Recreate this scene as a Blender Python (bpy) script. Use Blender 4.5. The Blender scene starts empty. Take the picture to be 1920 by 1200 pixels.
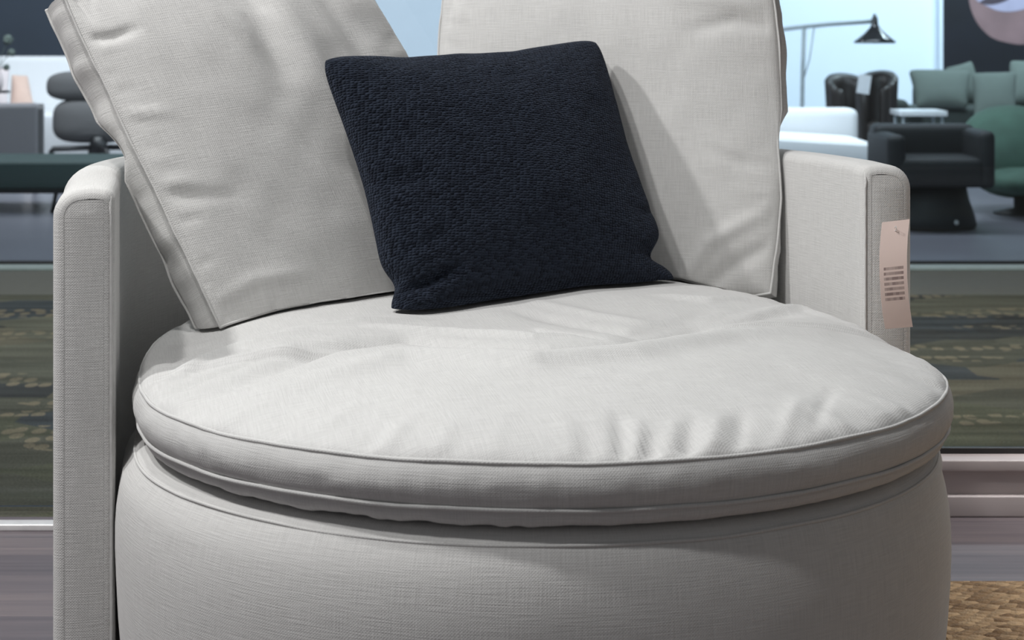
import bpy, bmesh, math, random
import numpy as np
from mathutils import Vector, Matrix

S = bpy.context.scene
COL = S.collection
PI = math.pi
random.seed(7)
RNG = np.random.RandomState(11)

# ------------------------------------------------------------------ camera
CAM_H, FPX, HOR = 0.93, 3400.0, 50.0        # eye height, focal length in pixels of a 1920 wide frame, horizon row
cam_d = bpy.data.cameras.new('camera')
cam = bpy.data.objects.new('camera', cam_d)
COL.objects.link(cam)
cam.location = (0, 0, CAM_H)
cam.rotation_euler = (PI / 2, 0, 0)
cam_d.sensor_width = 36.0
cam_d.lens = FPX / 1920.0 * 36.0
cam_d.shift_y = -(600.0 - HOR) / 1920.0
cam_d.clip_end = 100
cam_d.dof.use_dof = True
cam_d.dof.focus_distance = 2.5
cam_d.dof.aperture_fstop = 9.0
S.camera = cam

# ------------------------------------------------------------------ world, lights, exposure
w = bpy.data.worlds.new('world')
S.world = w
w.use_nodes = True
w.node_tree.nodes['Background'].inputs[0].default_value = (0.95, 0.97, 1.0, 1)
w.node_tree.nodes['Background'].inputs[1].default_value = 0.145
S.view_settings.view_transform = 'Standard'
S.view_settings.look = 'None'
S.view_settings.exposure = 0.0
S.view_settings.gamma = 1.0
S.view_settings.use_curve_mapping = False


def area(name, loc, target, size, power, color=(1, 1, 1), size_y=None, spread=None):
    d = bpy.data.lights.new(name, 'AREA')
    d.energy = power
    d.color = color
    d.size = size
    if size_y:
        d.shape = 'RECTANGLE'
        d.size_y = size_y
    if spread:
        d.spread = spread
    o = bpy.data.objects.new(name, d)
    COL.objects.link(o)
    o.location = loc
    v = Vector(target) - Vector(loc)
    o.rotation_euler = v.to_track_quat('-Z', 'Y').to_euler()
    return o


# showroom ceiling lights around the armchair, plus an added floor fill on the left
area('showroom_key_light', (-2.10, 2.00, 2.95), (0.1, 2.75, 0.6), 0.16, 46, (1.0, 0.995, 0.985))
area('showroom_second_light', (-1.25, 1.15, 3.15), (0.1, 2.75, 0.6), 0.13, 34, (1.0, 0.995, 0.985))
area('showroom_ceiling_light', (-0.75, 1.85, 3.0), (0.0, 2.6, 0.4), 0.12, 18, (1.0, 0.995, 0.985))
area('showroom_window_light', (2.0, 2.9, 2.9), (1.75, 3.15, 0.0), 0.3, 17, (1.0, 0.98, 0.97), spread=math.radians(62))
area('added_floor_fill', (-2.3, 2.6, 2.9), (-2.0, 2.9, 0.0), 0.3, 10, (1.0, 0.98, 0.98), spread=math.radians(62))  # added fill, only there to lift the floor by the door
# corridor and the store across it
area('corridor_light', (0.0, 5.2, 3.2), (0.0, 5.2, 0.0), 5.0, 95, (1.0, 0.97, 0.92), 1.0)
area('store_light_right', (3.6, 11.9, 3.2), (3.4, 13.6, 0.9), 2.4, 225, (0.86, 0.95, 1.0), 1.0)
area('added_sofa_fill', (2.0, 9.2, 3.0), (1.6, 9.6, 0.3), 0.4, 4.5, (0.95, 0.97, 1.0), spread=math.radians(50))  # added fill that brightens the white sofa, not a store fixture
area('store_light_left', (-3.0, 10.6, 3.2), (-3.2, 12.0, 0.3), 3.0, 165, (1.0, 0.955, 0.97), 1.2)
area('store_light_front', (0.5, 8.6, 3.2), (0.5, 9.0, 0.0), 5.0, 140, (0.92, 0.94, 1.0), 0.8)


# ------------------------------------------------------------------ helpers
def at(px, py, Y):
    """point in the place seen at photo pixel (px,py) when it stands Y metres away"""
    return np.array(((px - 960.0) / FPX * Y, Y, CAM_H - (py - HOR) / FPX * Y))


def gp(px, py, z):
    """point at height z seen at photo pixel (px,py)"""
    return at(px, py, (CAM_H - z) * FPX / (py - HOR))


def tag(o, label=None, cat=None, group=None, kind=None):
    if label: o['label'] = label
    if cat: o['category'] = cat
    if group: o['group'] = group
    if kind: o['kind'] = kind
    return o


def empty(name, loc, rz=0.0):
    o = bpy.data.objects.new(name, None)
    COL.objects.link(o)
    o.empty_display_size = 0.1
    o.location = loc
    o.rotation_euler = (0, 0, rz)
    return o


def link(name, me, mat=None, parent=None, smooth=True):
    o = bpy.data.objects.new(name, me)
    COL.objects.link(o)
    if mat: me.materials.append(mat)
    if parent is not None: o.parent = parent
    if smooth:
        for p in me.polygons: p.use_smooth = True
    return o


def from_np(name, verts, faces, mat=None, parent=None, uv=None, smooth=True):
    me = bpy.data.meshes.new(name)
    me.from_pydata([tuple(map(float, v)) for v in verts], [], [tuple(int(i) for i in f) for f in faces])
    if uv is not None:
        l = me.uv_layers.new(name='UVMap')
        idx = np.empty(len(me.loops), dtype=np.int32)
        me.loops.foreach_get('vertex_index', idx)
        l.data.foreach_set('uv', np.asarray(uv, dtype=np.float32)[idx].ravel())
    me.update()
    return link(name, me, mat, parent, smooth)


def grid_faces(nr, nc, close_c=False, off=0, flip=False):
    f = []
    m = nc if close_c else nc - 1
    for i in range(nr - 1):
        for j in range(m):
            a = off + i * nc + j
            b = off + i * nc + (j + 1) % nc
            c = off + (i + 1) * nc + (j + 1) % nc
            d = off + (i + 1) * nc + j
            f.append((a, d, c, b) if flip else (a, b, c, d))
    return f


def bm_obj(name, bm, mat, parent=None, smooth=True, sharp=35):
    me = bpy.data.meshes.new(name)
    bm.to_mesh(me)
    bm.free()
    o = link(name, me, mat, parent, smooth)
    if smooth:
        try: me.set_sharp_from_angle(angle=math.radians(sharp))
        except Exception: pass
    return o


def add_box(bm, size, loc=(0, 0, 0), bev=0.0, seg=3, rot=None):
    r = bmesh.ops.create_cube(bm, size=1.0)
    vs = r['verts']
    bmesh.ops.scale(bm, vec=size, verts=vs)
    if bev > 0:
        es = list({e for v in vs for e in v.link_edges})
        rr = bmesh.ops.bevel(bm, geom=es, offset=bev, segments=seg, profile=0.6, affect='EDGES')
        vs = list({v for f in rr['faces'] for v in f.verts} | {v for v in vs if v.is_valid})
    if rot is not None:
        bmesh.ops.rotate(bm, cent=(0, 0, 0), matrix=rot, verts=vs)
    bmesh.ops.translate(bm, vec=loc, verts=vs)
    return vs


def box(name, size, loc, mat, parent=None, bev=0.01, seg=3, rot=None):
    bm = bmesh.new()
    add_box(bm, size, loc, bev, seg, rot)
    return bm_obj(name, bm, mat, parent)


def tube_np(pts, r, seg=8, closed=False):
    P = np.asarray(pts, float)
    n = len(P)
    if closed:
        T = np.roll(P, -1, 0) - np.roll(P, 1, 0)
    else:
        T = np.gradient(P, axis=0)
    T /= np.linalg.norm(T, axis=1)[:, None] + 1e-12
    ref = np.array((0, 0, 1.0))
    if abs(T[0] @ ref) > 0.9: ref = np.array((1.0, 0, 0))
    Ns = np.zeros_like(P)
    v = ref - T[0] * (T[0] @ ref)
    for i in range(n):
        v = v - T[i] * (T[i] @ v)
        v /= np.linalg.norm(v) + 1e-12
        Ns[i] = v
    B = np.cross(T, Ns)
    rr = np.broadcast_to(np.asarray(r, float), (n,))
    a = np.linspace(0, 2 * PI, seg, endpoint=False)
    V = (P[:, None, :] + rr[:, None, None] * (np.cos(a)[None, :, None] * Ns[:, None, :] + np.sin(a)[None, :, None] * B[:, None, :])).reshape(-1, 3)
    F = grid_faces(n, seg, True, 0, True)
    if closed:
        for j in range(seg):
            F.append(((n - 1) * seg + j, j, (j + 1) % seg, (n - 1) * seg + (j + 1) % seg)[::-1])
    else:
        F.append(tuple(range(seg)))
        F.append(tuple((n - 1) * seg + j for j in reversed(range(seg))))
    return V, F


def tube(name, pts, r, mat, parent=None, seg=8, closed=False):
    V, F = tube_np(pts, r, seg, closed)
    k = len(V) // seg
    s = np.arange(k).repeat(seg) * 0.006
    t = np.tile(np.arange(seg), k) * 0.002
    return from_np(name, V, F, mat, parent, np.stack([s, t], 1))


def lathe(name, prof, mat, parent=None, seg=48, loc=(0, 0, 0)):
    pr = np.asarray(prof, float)
    a = np.linspace(0, 2 * PI, seg, endpoint=False)
    V = np.stack([pr[:, 0][:, None] * np.cos(a) + loc[0], pr[:, 0][:, None] * np.sin(a) + loc[1],
                  np.repeat(pr[:, 1][:, None], seg, 1) + loc[2]], -1).reshape(-1, 3)
    F = grid_faces(len(pr), seg, True)
    F.append(tuple(range(seg))[::-1])
    F.append(tuple((len(pr) - 1) * seg + j for j in range(seg)))
    return from_np(name, V, F, mat, parent)


def hash2(i, j, s):
    h = np.sin(i * 127.1 + j * 311.7 + s * 74.7) * 43758.5453
    return h - np.floor(h)


def vnoise(x, y, s=0):
    """smooth value noise in [-1, 1]"""
    xi, yi = np.floor(x), np.floor(y)
    fx, fy = x - xi, y - yi
    ux, uy = fx * fx * fx * (fx * (fx * 6 - 15) + 10), fy * fy * fy * (fy * (fy * 6 - 15) + 10)
    a, b = hash2(xi, yi, s), hash2(xi + 1, yi, s)
    c, d = hash2(xi, yi + 1, s), hash2(xi + 1, yi + 1, s)
    return 2 * ((a * (1 - ux) + b * ux) * (1 - uy) + (c * (1 - ux) + d * ux) * uy) - 1


def crease(X, Y, pts, wid, amp):
    """height added by a soft fold that follows a polyline; tapers off at both ends"""
    pts = np.asarray(pts, float)
    seg = np.linalg.norm(np.diff(pts, axis=0), axis=1)
    tot = seg.sum()
    best = np.full(X.shape, 1e9)
    tt = np.zeros(X.shape)
    acc = 0.0
    for k in range(len(seg)):
        a, b = pts[k], pts[k + 1]
        d = b - a
        t = np.clip(((X - a[0]) * d[0] + (Y - a[1]) * d[1]) / (d @ d), 0, 1)
        q = np.hypot(X - a[0] - t * d[0], Y - a[1] - t * d[1])
        m = q < best
        best = np.where(m, q, best)
        tt = np.where(m, (acc + t * seg[k]) / tot, tt)
        acc += seg[k]
    tap = np.clip(np.sin(PI * (0.06 + 0.88 * tt)), 0, 1) ** 0.7
    return amp * tap * np.exp(-(best / wid) ** 2)


# ------------------------------------------------------------------ materials
def new_mat(name):
    m = bpy.data.materials.new(name)
    m.use_nodes = True
    nt = m.node_tree
    return m, nt, nt.nodes['Principled BSDF']


def plain(name, col, rough=0.6, metal=0.0, bump=0.0, scale=60.0, spec=0.5, var=0.06):
    m, nt, p = new_mat(name)
    p.inputs['Roughness'].default_value = rough
    p.inputs['Metallic'].default_value = metal
    p.inputs['Specular IOR Level'].default_value = spec
    tc = nt.nodes.new('ShaderNodeTexCoord')
    nz = nt.nodes.new('ShaderNodeTexNoise')
    nz.inputs['Scale'].default_value = scale
    nz.inputs['Detail'].default_value = 4
    nt.links.new(tc.outputs['Object'], nz.inputs['Vector'])
    rp = nt.nodes.new('ShaderNodeValToRGB')
    c = np.array(col)
    rp.color_ramp.elements[0].position = 0.3
    rp.color_ramp.elements[1].position = 0.7
    rp.color_ramp.elements[0].color = (*np.clip(c * (1 - var), 0, 1), 1)
    rp.color_ramp.elements[1].color = (*np.clip(c * (1 + var), 0, 1), 1)
    nt.links.new(nz.outputs['Fac'], rp.inputs['Fac'])
    nt.links.new(rp.outputs['Color'], p.inputs['Base Color'])
    if bump > 0:
        b = nt.nodes.new('ShaderNodeBump')
        b.inputs['Strength'].default_value = 0.6
        b.inputs['Distance'].default_value = bump
        nt.links.new(nz.outputs['Fac'], b.inputs['Height'])
        nt.links.new(b.outputs['Normal'], p.inputs['Normal'])
    return m


def mth(nt, op, a, b=None):
    n = nt.nodes.new('ShaderNodeMath')
    n.operation = op
    for k, v in enumerate((a, b)):
        if v is None: continue
        if isinstance(v, (int, float)): n.inputs[k].default_value = v
        else: nt.links.new(v, n.inputs[k])
    return n.outputs[0]


def linen(name, col, period=0.0017, depth=0.00085, rough=0.95):
    """plain-weave upholstery linen with slubs; UV is in metres"""
    m, nt, p = new_mat(name)
    N, L = nt.nodes, nt.links
    tc = N.new('ShaderNodeTexCoord')
    uv = tc.outputs['UV']
    sep = N.new('ShaderNodeSeparateXYZ')
    # slight wander of the threads
    wn = N.new('ShaderNodeTexNoise')
    wn.inputs['Scale'].default_value = 45
    wn.inputs['Detail'].default_value = 1
    L.new(uv, wn.inputs['Vector'])
    wm = N.new('ShaderNodeVectorMath')
    wm.operation = 'MULTIPLY_ADD'
    L.new(wn.outputs['Color'], wm.inputs[0])
    wm.inputs[1].default_value = (0.003, 0.003, 0)
    L.new(uv, wm.inputs[2])
    L.new(wm.outputs[0], sep.inputs[0])
    k = 2 * PI / period
    sx = mth(nt, 'SINE', mth(nt, 'MULTIPLY', sep.outputs[0], k / 2))
    sy = mth(nt, 'SINE', mth(nt, 'MULTIPLY', sep.outputs[1], k / 2))
    weave = mth(nt, 'MULTIPLY', sx, sy)

    def slub(sxx, syy):
        mp = N.new('ShaderNodeMapping')
        mp.inputs['Scale'].default_value = (sxx, syy, 1)
        L.new(uv, mp.inputs['Vector'])
        n = N.new('ShaderNodeTexNoise')
        n.inputs['Scale'].default_value = 1.0
        n.inputs['Detail'].default_value = 2
        L.new(mp.outputs[0], n.inputs['Vector'])
        return n.outputs['Fac']
    s1, s2 = slub(24, 640), slub(640, 24)
    sl = mth(nt, 'ADD', s1, s2)
    h = mth(nt, 'ADD', mth(nt, 'MULTIPLY', weave, 0.20), mth(nt, 'MULTIPLY', sl, 0.9))
    b = N.new('ShaderNodeBump')
    b.inputs['Strength'].default_value = 0.62
    b.inputs['Distance'].default_value = depth
    L.new(h, b.inputs['Height'])
    L.new(b.outputs['Normal'], p.inputs['Normal'])
    rp = N.new('ShaderNodeValToRGB')
    c = np.array(col)
    rp.color_ramp.elements[0].position = 0.55
    rp.color_ramp.elements[1].position = 1.35
    rp.color_ramp.elements[0].color = (*(c * 0.90), 1)
    rp.color_ramp.elements[1].position = 1.0
    rp.color_ramp.elements[1].color = (*np.clip(c * 1.05, 0, 1), 1)
    L.new(mth(nt, 'MULTIPLY', sl, 0.8), rp.inputs['Fac'])
    L.new(rp.outputs['Color'], p.inputs['Base Color'])
    p.inputs['Roughness'].default_value = rough
    p.inputs['Specular IOR Level'].default_value = 0.12
    p.inputs['Sheen Weight'].default_value = 0.12
    p.inputs['Sheen Roughness'].default_value = 0.5
    return m


def boucle(name):
    """nubbly dark navy basket weave; UV is in metres"""
    m, nt, p = new_mat(name)
    N, L = nt.nodes, nt.links
    tc = N.new('ShaderNodeTexCoord')
    mp = N.new('ShaderNodeMapping')
    mp.inputs['Scale'].default_value = (175, 255, 1)
    mp.inputs['Rotation'].default_value = (0, 0, 0.22)
    L.new(tc.outputs['UV'], mp.inputs['Vector'])
    vo = N.new('ShaderNodeTexVoronoi')
    vo.voronoi_dimensions = '2D'
    vo.inputs['Scale'].default_value = 1.0
    vo.inputs['Randomness'].default_value = 0.5
    L.new(mp.outputs[0], vo.inputs['Vector'])
    nz = N.new('ShaderNodeTexNoise')
    nz.inputs['Scale'].default_value = 600
    nz.inputs['Detail'].default_value = 2
    L.new(tc.outputs['UV'], nz.inputs['Vector'])
    h = mth(nt, 'ADD', mth(nt, 'SUBTRACT', 1.0, vo.outputs['Distance']), mth(nt, 'MULTIPLY', nz.outputs['Fac'], 0.25))
    b = N.new('ShaderNodeBump')
    b.inputs['Strength'].default_value = 1.0
    b.inputs['Distance'].default_value = 0.0042
    L.new(h, b.inputs['Height'])
    L.new(b.outputs['Normal'], p.inputs['Normal'])
    sp = N.new('ShaderNodeSeparateColor')
    L.new(vo.outputs['Color'], sp.inputs[0])
    rp = N.new('ShaderNodeValToRGB')
    rp.color_ramp.elements[0].color = (0.0036, 0.0053, 0.0105, 1)
    rp.color_ramp.elements[1].color = (0.0175, 0.0235, 0.0375, 1)
    L.new(sp.outputs[0], rp.inputs['Fac'])
    L.new(rp.outputs['Color'], p.inputs['Base Color'])
    p.inputs['Roughness'].default_value = 0.9
    p.inputs['Specular IOR Level'].default_value = 0.15
    p.inputs['Sheen Weight'].default_value = 0.1
    p.inputs['Sheen Tint'].default_value = (0.5, 0.6, 0.85, 1)
    return m


def glass_mat(name, tint, refl=0.06):
    m = bpy.data.materials.new(name)
    m.use_nodes = True
    nt = m.node_tree
    nt.nodes.clear()
    out = nt.nodes.new('ShaderNodeOutputMaterial')
    tr = nt.nodes.new('ShaderNodeBsdfTransparent')
    tr.inputs[0].default_value = (*tint, 1)
    gl = nt.nodes.new('ShaderNodeBsdfGlossy')
    gl.inputs['Roughness'].default_value = 0.02
    mx = nt.nodes.new('ShaderNodeMixShader')
    fr = nt.nodes.new('ShaderNodeFresnel')
    fr.inputs['IOR'].default_value = 1.35
    nt.links.new(fr.outputs[0], mx.inputs[0])
    nt.links.new(tr.outputs[0], mx.inputs[1])
    nt.links.new(gl.outputs[0], mx.inputs[2])
    nt.links.new(mx.outputs[0], out.inputs[0])
    return m


def wood_floor():
    m, nt, p = new_mat('wood_plank_floor')
    N, L = nt.nodes, nt.links
    tc = N.new('ShaderNodeTexCoord')
    br = N.new('ShaderNodeTexBrick')
    br.offset = 0.37
    br.inputs['Scale'].default_value = 1.0
    br.inputs['Brick Width'].default_value = 1.2
    br.inputs['Row Height'].default_value = 0.11
    br.inputs['Mortar Size'].default_value = 0.0012
    br.inputs['Color1'].default_value = (0.0, 0, 0, 1)
    br.inputs['Color2'].default_value = (1, 1, 1, 1)
    br.inputs['Mortar'].default_value = (0.2, 0.2, 0.2, 1)
    L.new(tc.outputs['Object'], br.inputs['Vector'])
    mp = N.new('ShaderNodeMapping')
    mp.inputs['Scale'].default_value = (2.2, 55, 1)
    L.new(tc.outputs['Object'], mp.inputs['Vector'])
    nz = N.new('ShaderNodeTexNoise')
    nz.inputs['Scale'].default_value = 1.0
    nz.inputs['Detail'].default_value = 5
    L.new(mp.outputs[0], nz.inputs['Vector'])
    f = mth(nt, 'ADD', mth(nt, 'MULTIPLY', br.outputs['Color'], 0.35), mth(nt, 'MULTIPLY', nz.outputs['Fac'], 0.75))
    rp = N.new('ShaderNodeValToRGB')
    e = rp.color_ramp.elements
    e[0].position = 0.25; e[0].color = (0.085, 0.075, 0.085, 1)
    e[1].position = 0.85; e[1].color = (0.20, 0.165, 0.165, 1)
    x = e.new(0.55); x.color = (0.13, 0.11, 0.12, 1)
    L.new(f, rp.inputs['Fac'])
    L.new(rp.outputs['Color'], p.inputs['Base Color'])
    p.inputs['Roughness'].default_value = 0.38
    b = N.new('ShaderNodeBump')
    b.inputs['Distance'].default_value = 0.0006
    L.new(f, b.inputs['Height'])
    L.new(b.outputs['Normal'], p.inputs['Normal'])
    return m


def carpet_mat():
    m, nt, p = new_mat('patterned_carpet')
    N, L = nt.nodes, nt.links
    tc = N.new('ShaderNodeTexCoord')

    def mapped(sc, rot=0.0):
        mp = N.new('ShaderNodeMapping')
        mp.inputs['Scale'].default_value = (*sc, 1)
        mp.inputs['Rotation'].default_value = (0, 0, rot)
        L.new(tc.outputs['Object'], mp.inputs['Vector'])
        return mp.outputs[0]
    vo = N.new('ShaderNodeTexVoronoi')
    vo.voronoi_dimensions = '2D'
    vo.distance = 'MANHATTAN'
    vo.inputs['Scale'].default_value = 1
    L.new(mapped((2.6, 3.6)), vo.inputs['Vector'])
    sp = N.new('ShaderNodeSeparateColor')
    L.new(vo.outputs['Color'], sp.inputs[0])
    rp = N.new('ShaderNodeValToRGB')
    rp.color_ramp.interpolation = 'CONSTANT'
    e = rp.color_ramp.elements
    cols = [(0.050, 0.053, 0.052), (0.088, 0.088, 0.068), (0.112, 0.110, 0.084), (0.056, 0.064, 0.068), (0.092, 0.095, 0.066), (0.130, 0.118, 0.086)]
    e[0].position = 0; e[0].color = (*cols[0], 1)
    e[1].position = 0.2; e[1].color = (*cols[1], 1)
    for k, c in enumerate(cols[2:]):
        x = e.new(0.38 + k * 0.165)
        x.color = (*c, 1)
    L.new(sp.outputs[0], rp.inputs['Fac'])
    # tan pebble rows
    v2 = N.new('ShaderNodeTexVoronoi')
    v2.voronoi_dimensions = '2D'
    v2.inputs['Scale'].default_value = 1
    v2.inputs['Randomness'].default_value = 0.6
    L.new(mapped((22, 13)), v2.inputs['Vector'])
    dots = mth(nt, 'LESS_THAN', v2.outputs['Distance'], 0.36)
    nz = N.new('ShaderNodeTexNoise')
    nz.inputs['Scale'].default_value = 1
    nz.inputs['Detail'].default_value = 1
    L.new(mapped((1.3, 4.5)), nz.inputs['Vector'])
    band = mth(nt, 'GREATER_THAN', nz.outputs['Fac'], 0.575)
    fac = mth(nt, 'MULTIPLY', dots, band)
    mx = N.new('ShaderNodeMix')
    mx.data_type = 'RGBA'
    L.new(mth(nt, 'MULTIPLY', fac, 0.8), mx.inputs['Factor'])
    L.new(rp.outputs['Color'], mx.inputs['A'])
    mx.inputs['B'].default_value = (0.215, 0.18, 0.125, 1)
    ns = N.new('ShaderNodeTexNoise')
    ns.inputs['Scale'].default_value = 1
    ns.inputs['Detail'].default_value = 3
    L.new(mapped((2.0, 16)), ns.inputs['Vector'])
    ms = N.new('ShaderNodeMix')
    ms.data_type = 'RGBA'
    ms.blend_type = 'OVERLAY'
    ms.inputs['Factor'].default_value = 0.8
    L.new(mx.outputs['Result'], ms.inputs['A'])
    L.new(ns.outputs['Fac'], ms.inputs['B'])
    # pile speckle
    n2 = N.new('ShaderNodeTexNoise')
    n2.inputs['Scale'].default_value = 190
    n2.inputs['Detail'].default_value = 2
    L.new(tc.outputs['Object'], n2.inputs['Vector'])
    mm = N.new('ShaderNodeMix')
    mm.data_type = 'RGBA'
    mm.blend_type = 'OVERLAY'
    mm.inputs['Factor'].default_value = 0.7
    L.new(ms.outputs['Result'], mm.inputs['A'])
    L.new(n2.outputs['Fac'], mm.inputs['B'])
    L.new(mm.outputs['Result'], p.inputs['Base Color'])
    p.inputs['Roughness'].default_value = 0.95
    p.inputs['Specular IOR Level'].default_value = 0.1
    b = N.new('ShaderNodeBump')
    b.inputs['Distance'].default_value = 0.003
    L.new(n2.outputs['Fac'], b.inputs['Height'])
    L.new(b.outputs['Normal'], p.inputs['Normal'])
    return m


def jute_mat():
    m, nt, p = new_mat('braided_jute')
    N, L = nt.nodes, nt.links
    tc = N.new('ShaderNodeTexCoord')
    mp = N.new('ShaderNodeMapping')
    mp.inputs['Scale'].default_value = (48, 62, 1)
    mp.inputs['Rotation'].default_value = (0, 0, 0.55)
    L.new(tc.outputs['Object'], mp.inputs['Vector'])
    vo = N.new('ShaderNodeTexVoronoi')
    vo.voronoi_dimensions = '2D'
    vo.inputs['Scale'].default_value = 1
    vo.inputs['Randomness'].default_value = 0.55
    L.new(mp.outputs[0], vo.inputs['Vector'])
    nz = N.new('ShaderNodeTexNoise')
    nz.inputs['Scale'].default_value = 260
    nz.inputs['Detail'].default_value = 3
    L.new(tc.outputs['Object'], nz.inputs['Vector'])
    sp = N.new('ShaderNodeSeparateColor')
    L.new(vo.outputs['Color'], sp.inputs[0])
    f = mth(nt, 'ADD', mth(nt, 'MULTIPLY', sp.outputs[0], 0.5), mth(nt, 'MULTIPLY', nz.outputs['Fac'], 0.5))
    rp = N.new('ShaderNodeValToRGB')
    rp.color_ramp.elements[0].position = 0.2
    rp.color_ramp.elements[1].position = 0.8
    rp.color_ramp.elements[0].color = (0.15, 0.082, 0.036, 1)
    rp.color_ramp.elements[1].color = (0.50, 0.34, 0.19, 1)
    L.new(f, rp.inputs['Fac'])
    L.new(rp.outputs['Color'], p.inputs['Base Color'])
    p.inputs['Roughness'].default_value = 0.95
    h = mth(nt, 'ADD', mth(nt, 'SUBTRACT', 1.0, vo.outputs['Distance']), mth(nt, 'MULTIPLY', nz.outputs['Fac'], 0.4))
    b = N.new('ShaderNodeBump')
    b.inputs['Distance'].default_value = 0.012
    L.new(h, b.inputs['Height'])
    L.new(b.outputs['Normal'], p.inputs['Normal'])
    return m


M = {
    'linen': linen('light_grey_linen', (0.645, 0.638, 0.625)),
    'linen_seat': linen('light_grey_linen_seat', (0.63, 0.625, 0.615)),  # same linen, colour taken down to offset the strong light on the seat
    'navy': boucle('navy_boucle'),
    'wood': wood_floor(),
    'carpet': carpet_mat(),
    'jute': jute_mat(),
    'sill': plain('painted_sill', (0.50, 0.44, 0.43), 0.45, scale=6, var=0.05),
    'strip': plain('aluminium_strip', (0.75, 0.74, 0.74), 0.35, 0.3),
    'gasket': plain('black_gasket', (0.012, 0.012, 0.013), 0.5),
    'border': plain('stone_border', (0.12, 0.115, 0.095), 0.7, scale=30),
    'threshold': plain('pale_threshold', (0.40, 0.47, 0.46), 0.4),
    'store_floor': plain('grey_store_floor', (0.19, 0.185, 0.215), 0.28, scale=1.2, var=0.12),
    'white_wall': plain('pale_wall', (0.73, 0.81, 0.90), 0.8, scale=1, var=0.02),
    'navy_wall': plain('dark_blue_wall', (0.035, 0.048, 0.072), 0.7, scale=2, var=0.1),
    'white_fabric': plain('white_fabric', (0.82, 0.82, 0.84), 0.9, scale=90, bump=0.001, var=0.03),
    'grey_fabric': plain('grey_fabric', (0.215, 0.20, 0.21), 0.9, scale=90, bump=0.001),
    'dark_grey_fabric': plain('dark_grey_fabric', (0.115, 0.11, 0.112), 0.9, scale=90, bump=0.001),
    'peach': plain('peach_fabric', (0.70, 0.50, 0.42), 0.9),
    'pink': plain('pale_pink_fabric', (0.72, 0.62, 0.62), 0.9),
    'green': plain('dark_green_bench', (0.028, 0.055, 0.052), 0.6),
    'black': plain('black_metal', (0.010, 0.010, 0.012), 0.4),
    'black_gloss': plain('black_enamel', (0.02, 0.022, 0.026), 0.12, spec=0.8),
    'leather': plain('dark_brown_leather', (0.030, 0.024, 0.022), 0.42, scale=40, bump=0.001),
    'charcoal': plain('charcoal_upholstery', (0.009, 0.010, 0.012), 0.6, scale=40, bump=0.001),
    'pole': plain('grey_lamp_pole', (0.42, 0.47, 0.50), 0.4, 0.0),
    'olive': plain('grey_green_fabric', (0.105, 0.130, 0.117), 0.92, scale=70, bump=0.001),
    'olive_dark': plain('deep_grey_green_fabric', (0.045, 0.058, 0.053), 0.92, scale=70),
    'leaf': plain('green_fabric', (0.050, 0.105, 0.078), 0.85, scale=9, var=0.18),
    'table_white': plain('white_table_top', (0.80, 0.82, 0.84), 0.3),
    'print_dark': plain('print_dark_ground', (0.006, 0.007, 0.012), 0.45, scale=3, var=0.3),
    'print_skin': plain('print_skin', (0.21, 0.13, 0.135), 0.5, scale=4, var=0.2),
    'print_light': plain('print_pale', (0.36, 0.34, 0.46), 0.5, scale=5, var=0.1),
    'print_lip': plain('print_lip', (0.055, 0.04, 0.055), 0.5),
    'paper_tag': plain('white_paper', (0.8, 0.82, 0.86), 0.7),
    'plastic': plain('clear_plastic', (0.7, 0.7, 0.68), 0.2),
    'glass_near': glass_mat('shop_window_glass', (0.93, 0.96, 0.97)),
    'glass_far': glass_mat('store_front_glass', (0.90, 0.95, 0.97)),
}

# ------------------------------------------------------------------ setting
def structure(o):
    o['kind'] = 'structure'
    return o

WIN_Y = 3.44
structure(box('floor', (7.0, 4.4, 0.1), (0, 1.24, -0.05), M['wood'], bev=0))
structure(box('floor_carpet', (14.0, 2.85, 0.1), (0, 3.44 + 1.425, -0.05), M['carpet'], bev=0))
structure(box('floor_border', (14.0, 0.72, 0.1), (0, 6.29 + 0.36, -0.05), M['border'], bev=0))
structure(box('floor_store', (20.0, 7.4, 0.1), (0, 7.01 + 3.7, -0.05), M['store_floor'], bev=0))
structure(box('wall_back', (20.0, 0.12, 3.4), (0, 14.3, 1.70), M['white_wall'], bev=0))
structure(box('wall_left', (7.5, 0.1, 3.4), (-5.6, 13.9, 1.70), M['navy_wall'], bev=0))
structure(box('trim_1', (4.3, 0.035, 0.012), (-1.95, 3.36, 0.006), M['strip'], bev=0.003))
structure(box('trim_2', (14.0, 0.10, 0.012), (0, 6.96, 0.006), M['threshold'], bev=0.003))
structure(box('trim_3', (14.0, 0.04, 0.02), (0, 7.04, 0.010), M['gasket'], bev=0.003))

# shop window on the right: low frame, gasket, glass
win = structure(empty('window_1', (1.7, WIN_Y, 0)))
fr = bmesh.new()
add_box(fr, (3.0, 0.10, 0.040), (0, 0.045, 0.0205), 0.004)
add_box(fr, (3.0, 0.08, 0.050), (0, 0.050, 0.063), 0.004)
add_box(fr, (3.0, 0.11, 0.022), (0, 0.050, 0.098), 0.005)
add_box(fr, (0.06, 0.08, 2.7), (-1.47, 0.05, 1.46), 0.004)
bm_obj('window_frame', fr, M['sill'], win)
box('gasket', (2.94, 0.012, 0.012), (0.03, 0.050, 0.115), M['gasket'], win, 0.002)
box('glass_pane', (2.94, 0.008, 2.7), (0.03, 0.050, 1.46), M['glass_near'], win, 0)
# glass door panel on the left
dr = structure(empty('door_1', (-1.95, WIN_Y, 0)))
box('glass_pane', (4.1, 0.008, 2.8), (0, 0.04, 1.41), M['glass_near'], dr, 0)
# store front across the corridor
st = structure(empty('window_2', (0, 7.08, 0)))
box('glass_pane', (14.0, 0.010, 3.2), (0, 0, 1.61), M['glass_far'], st, 0)

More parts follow.
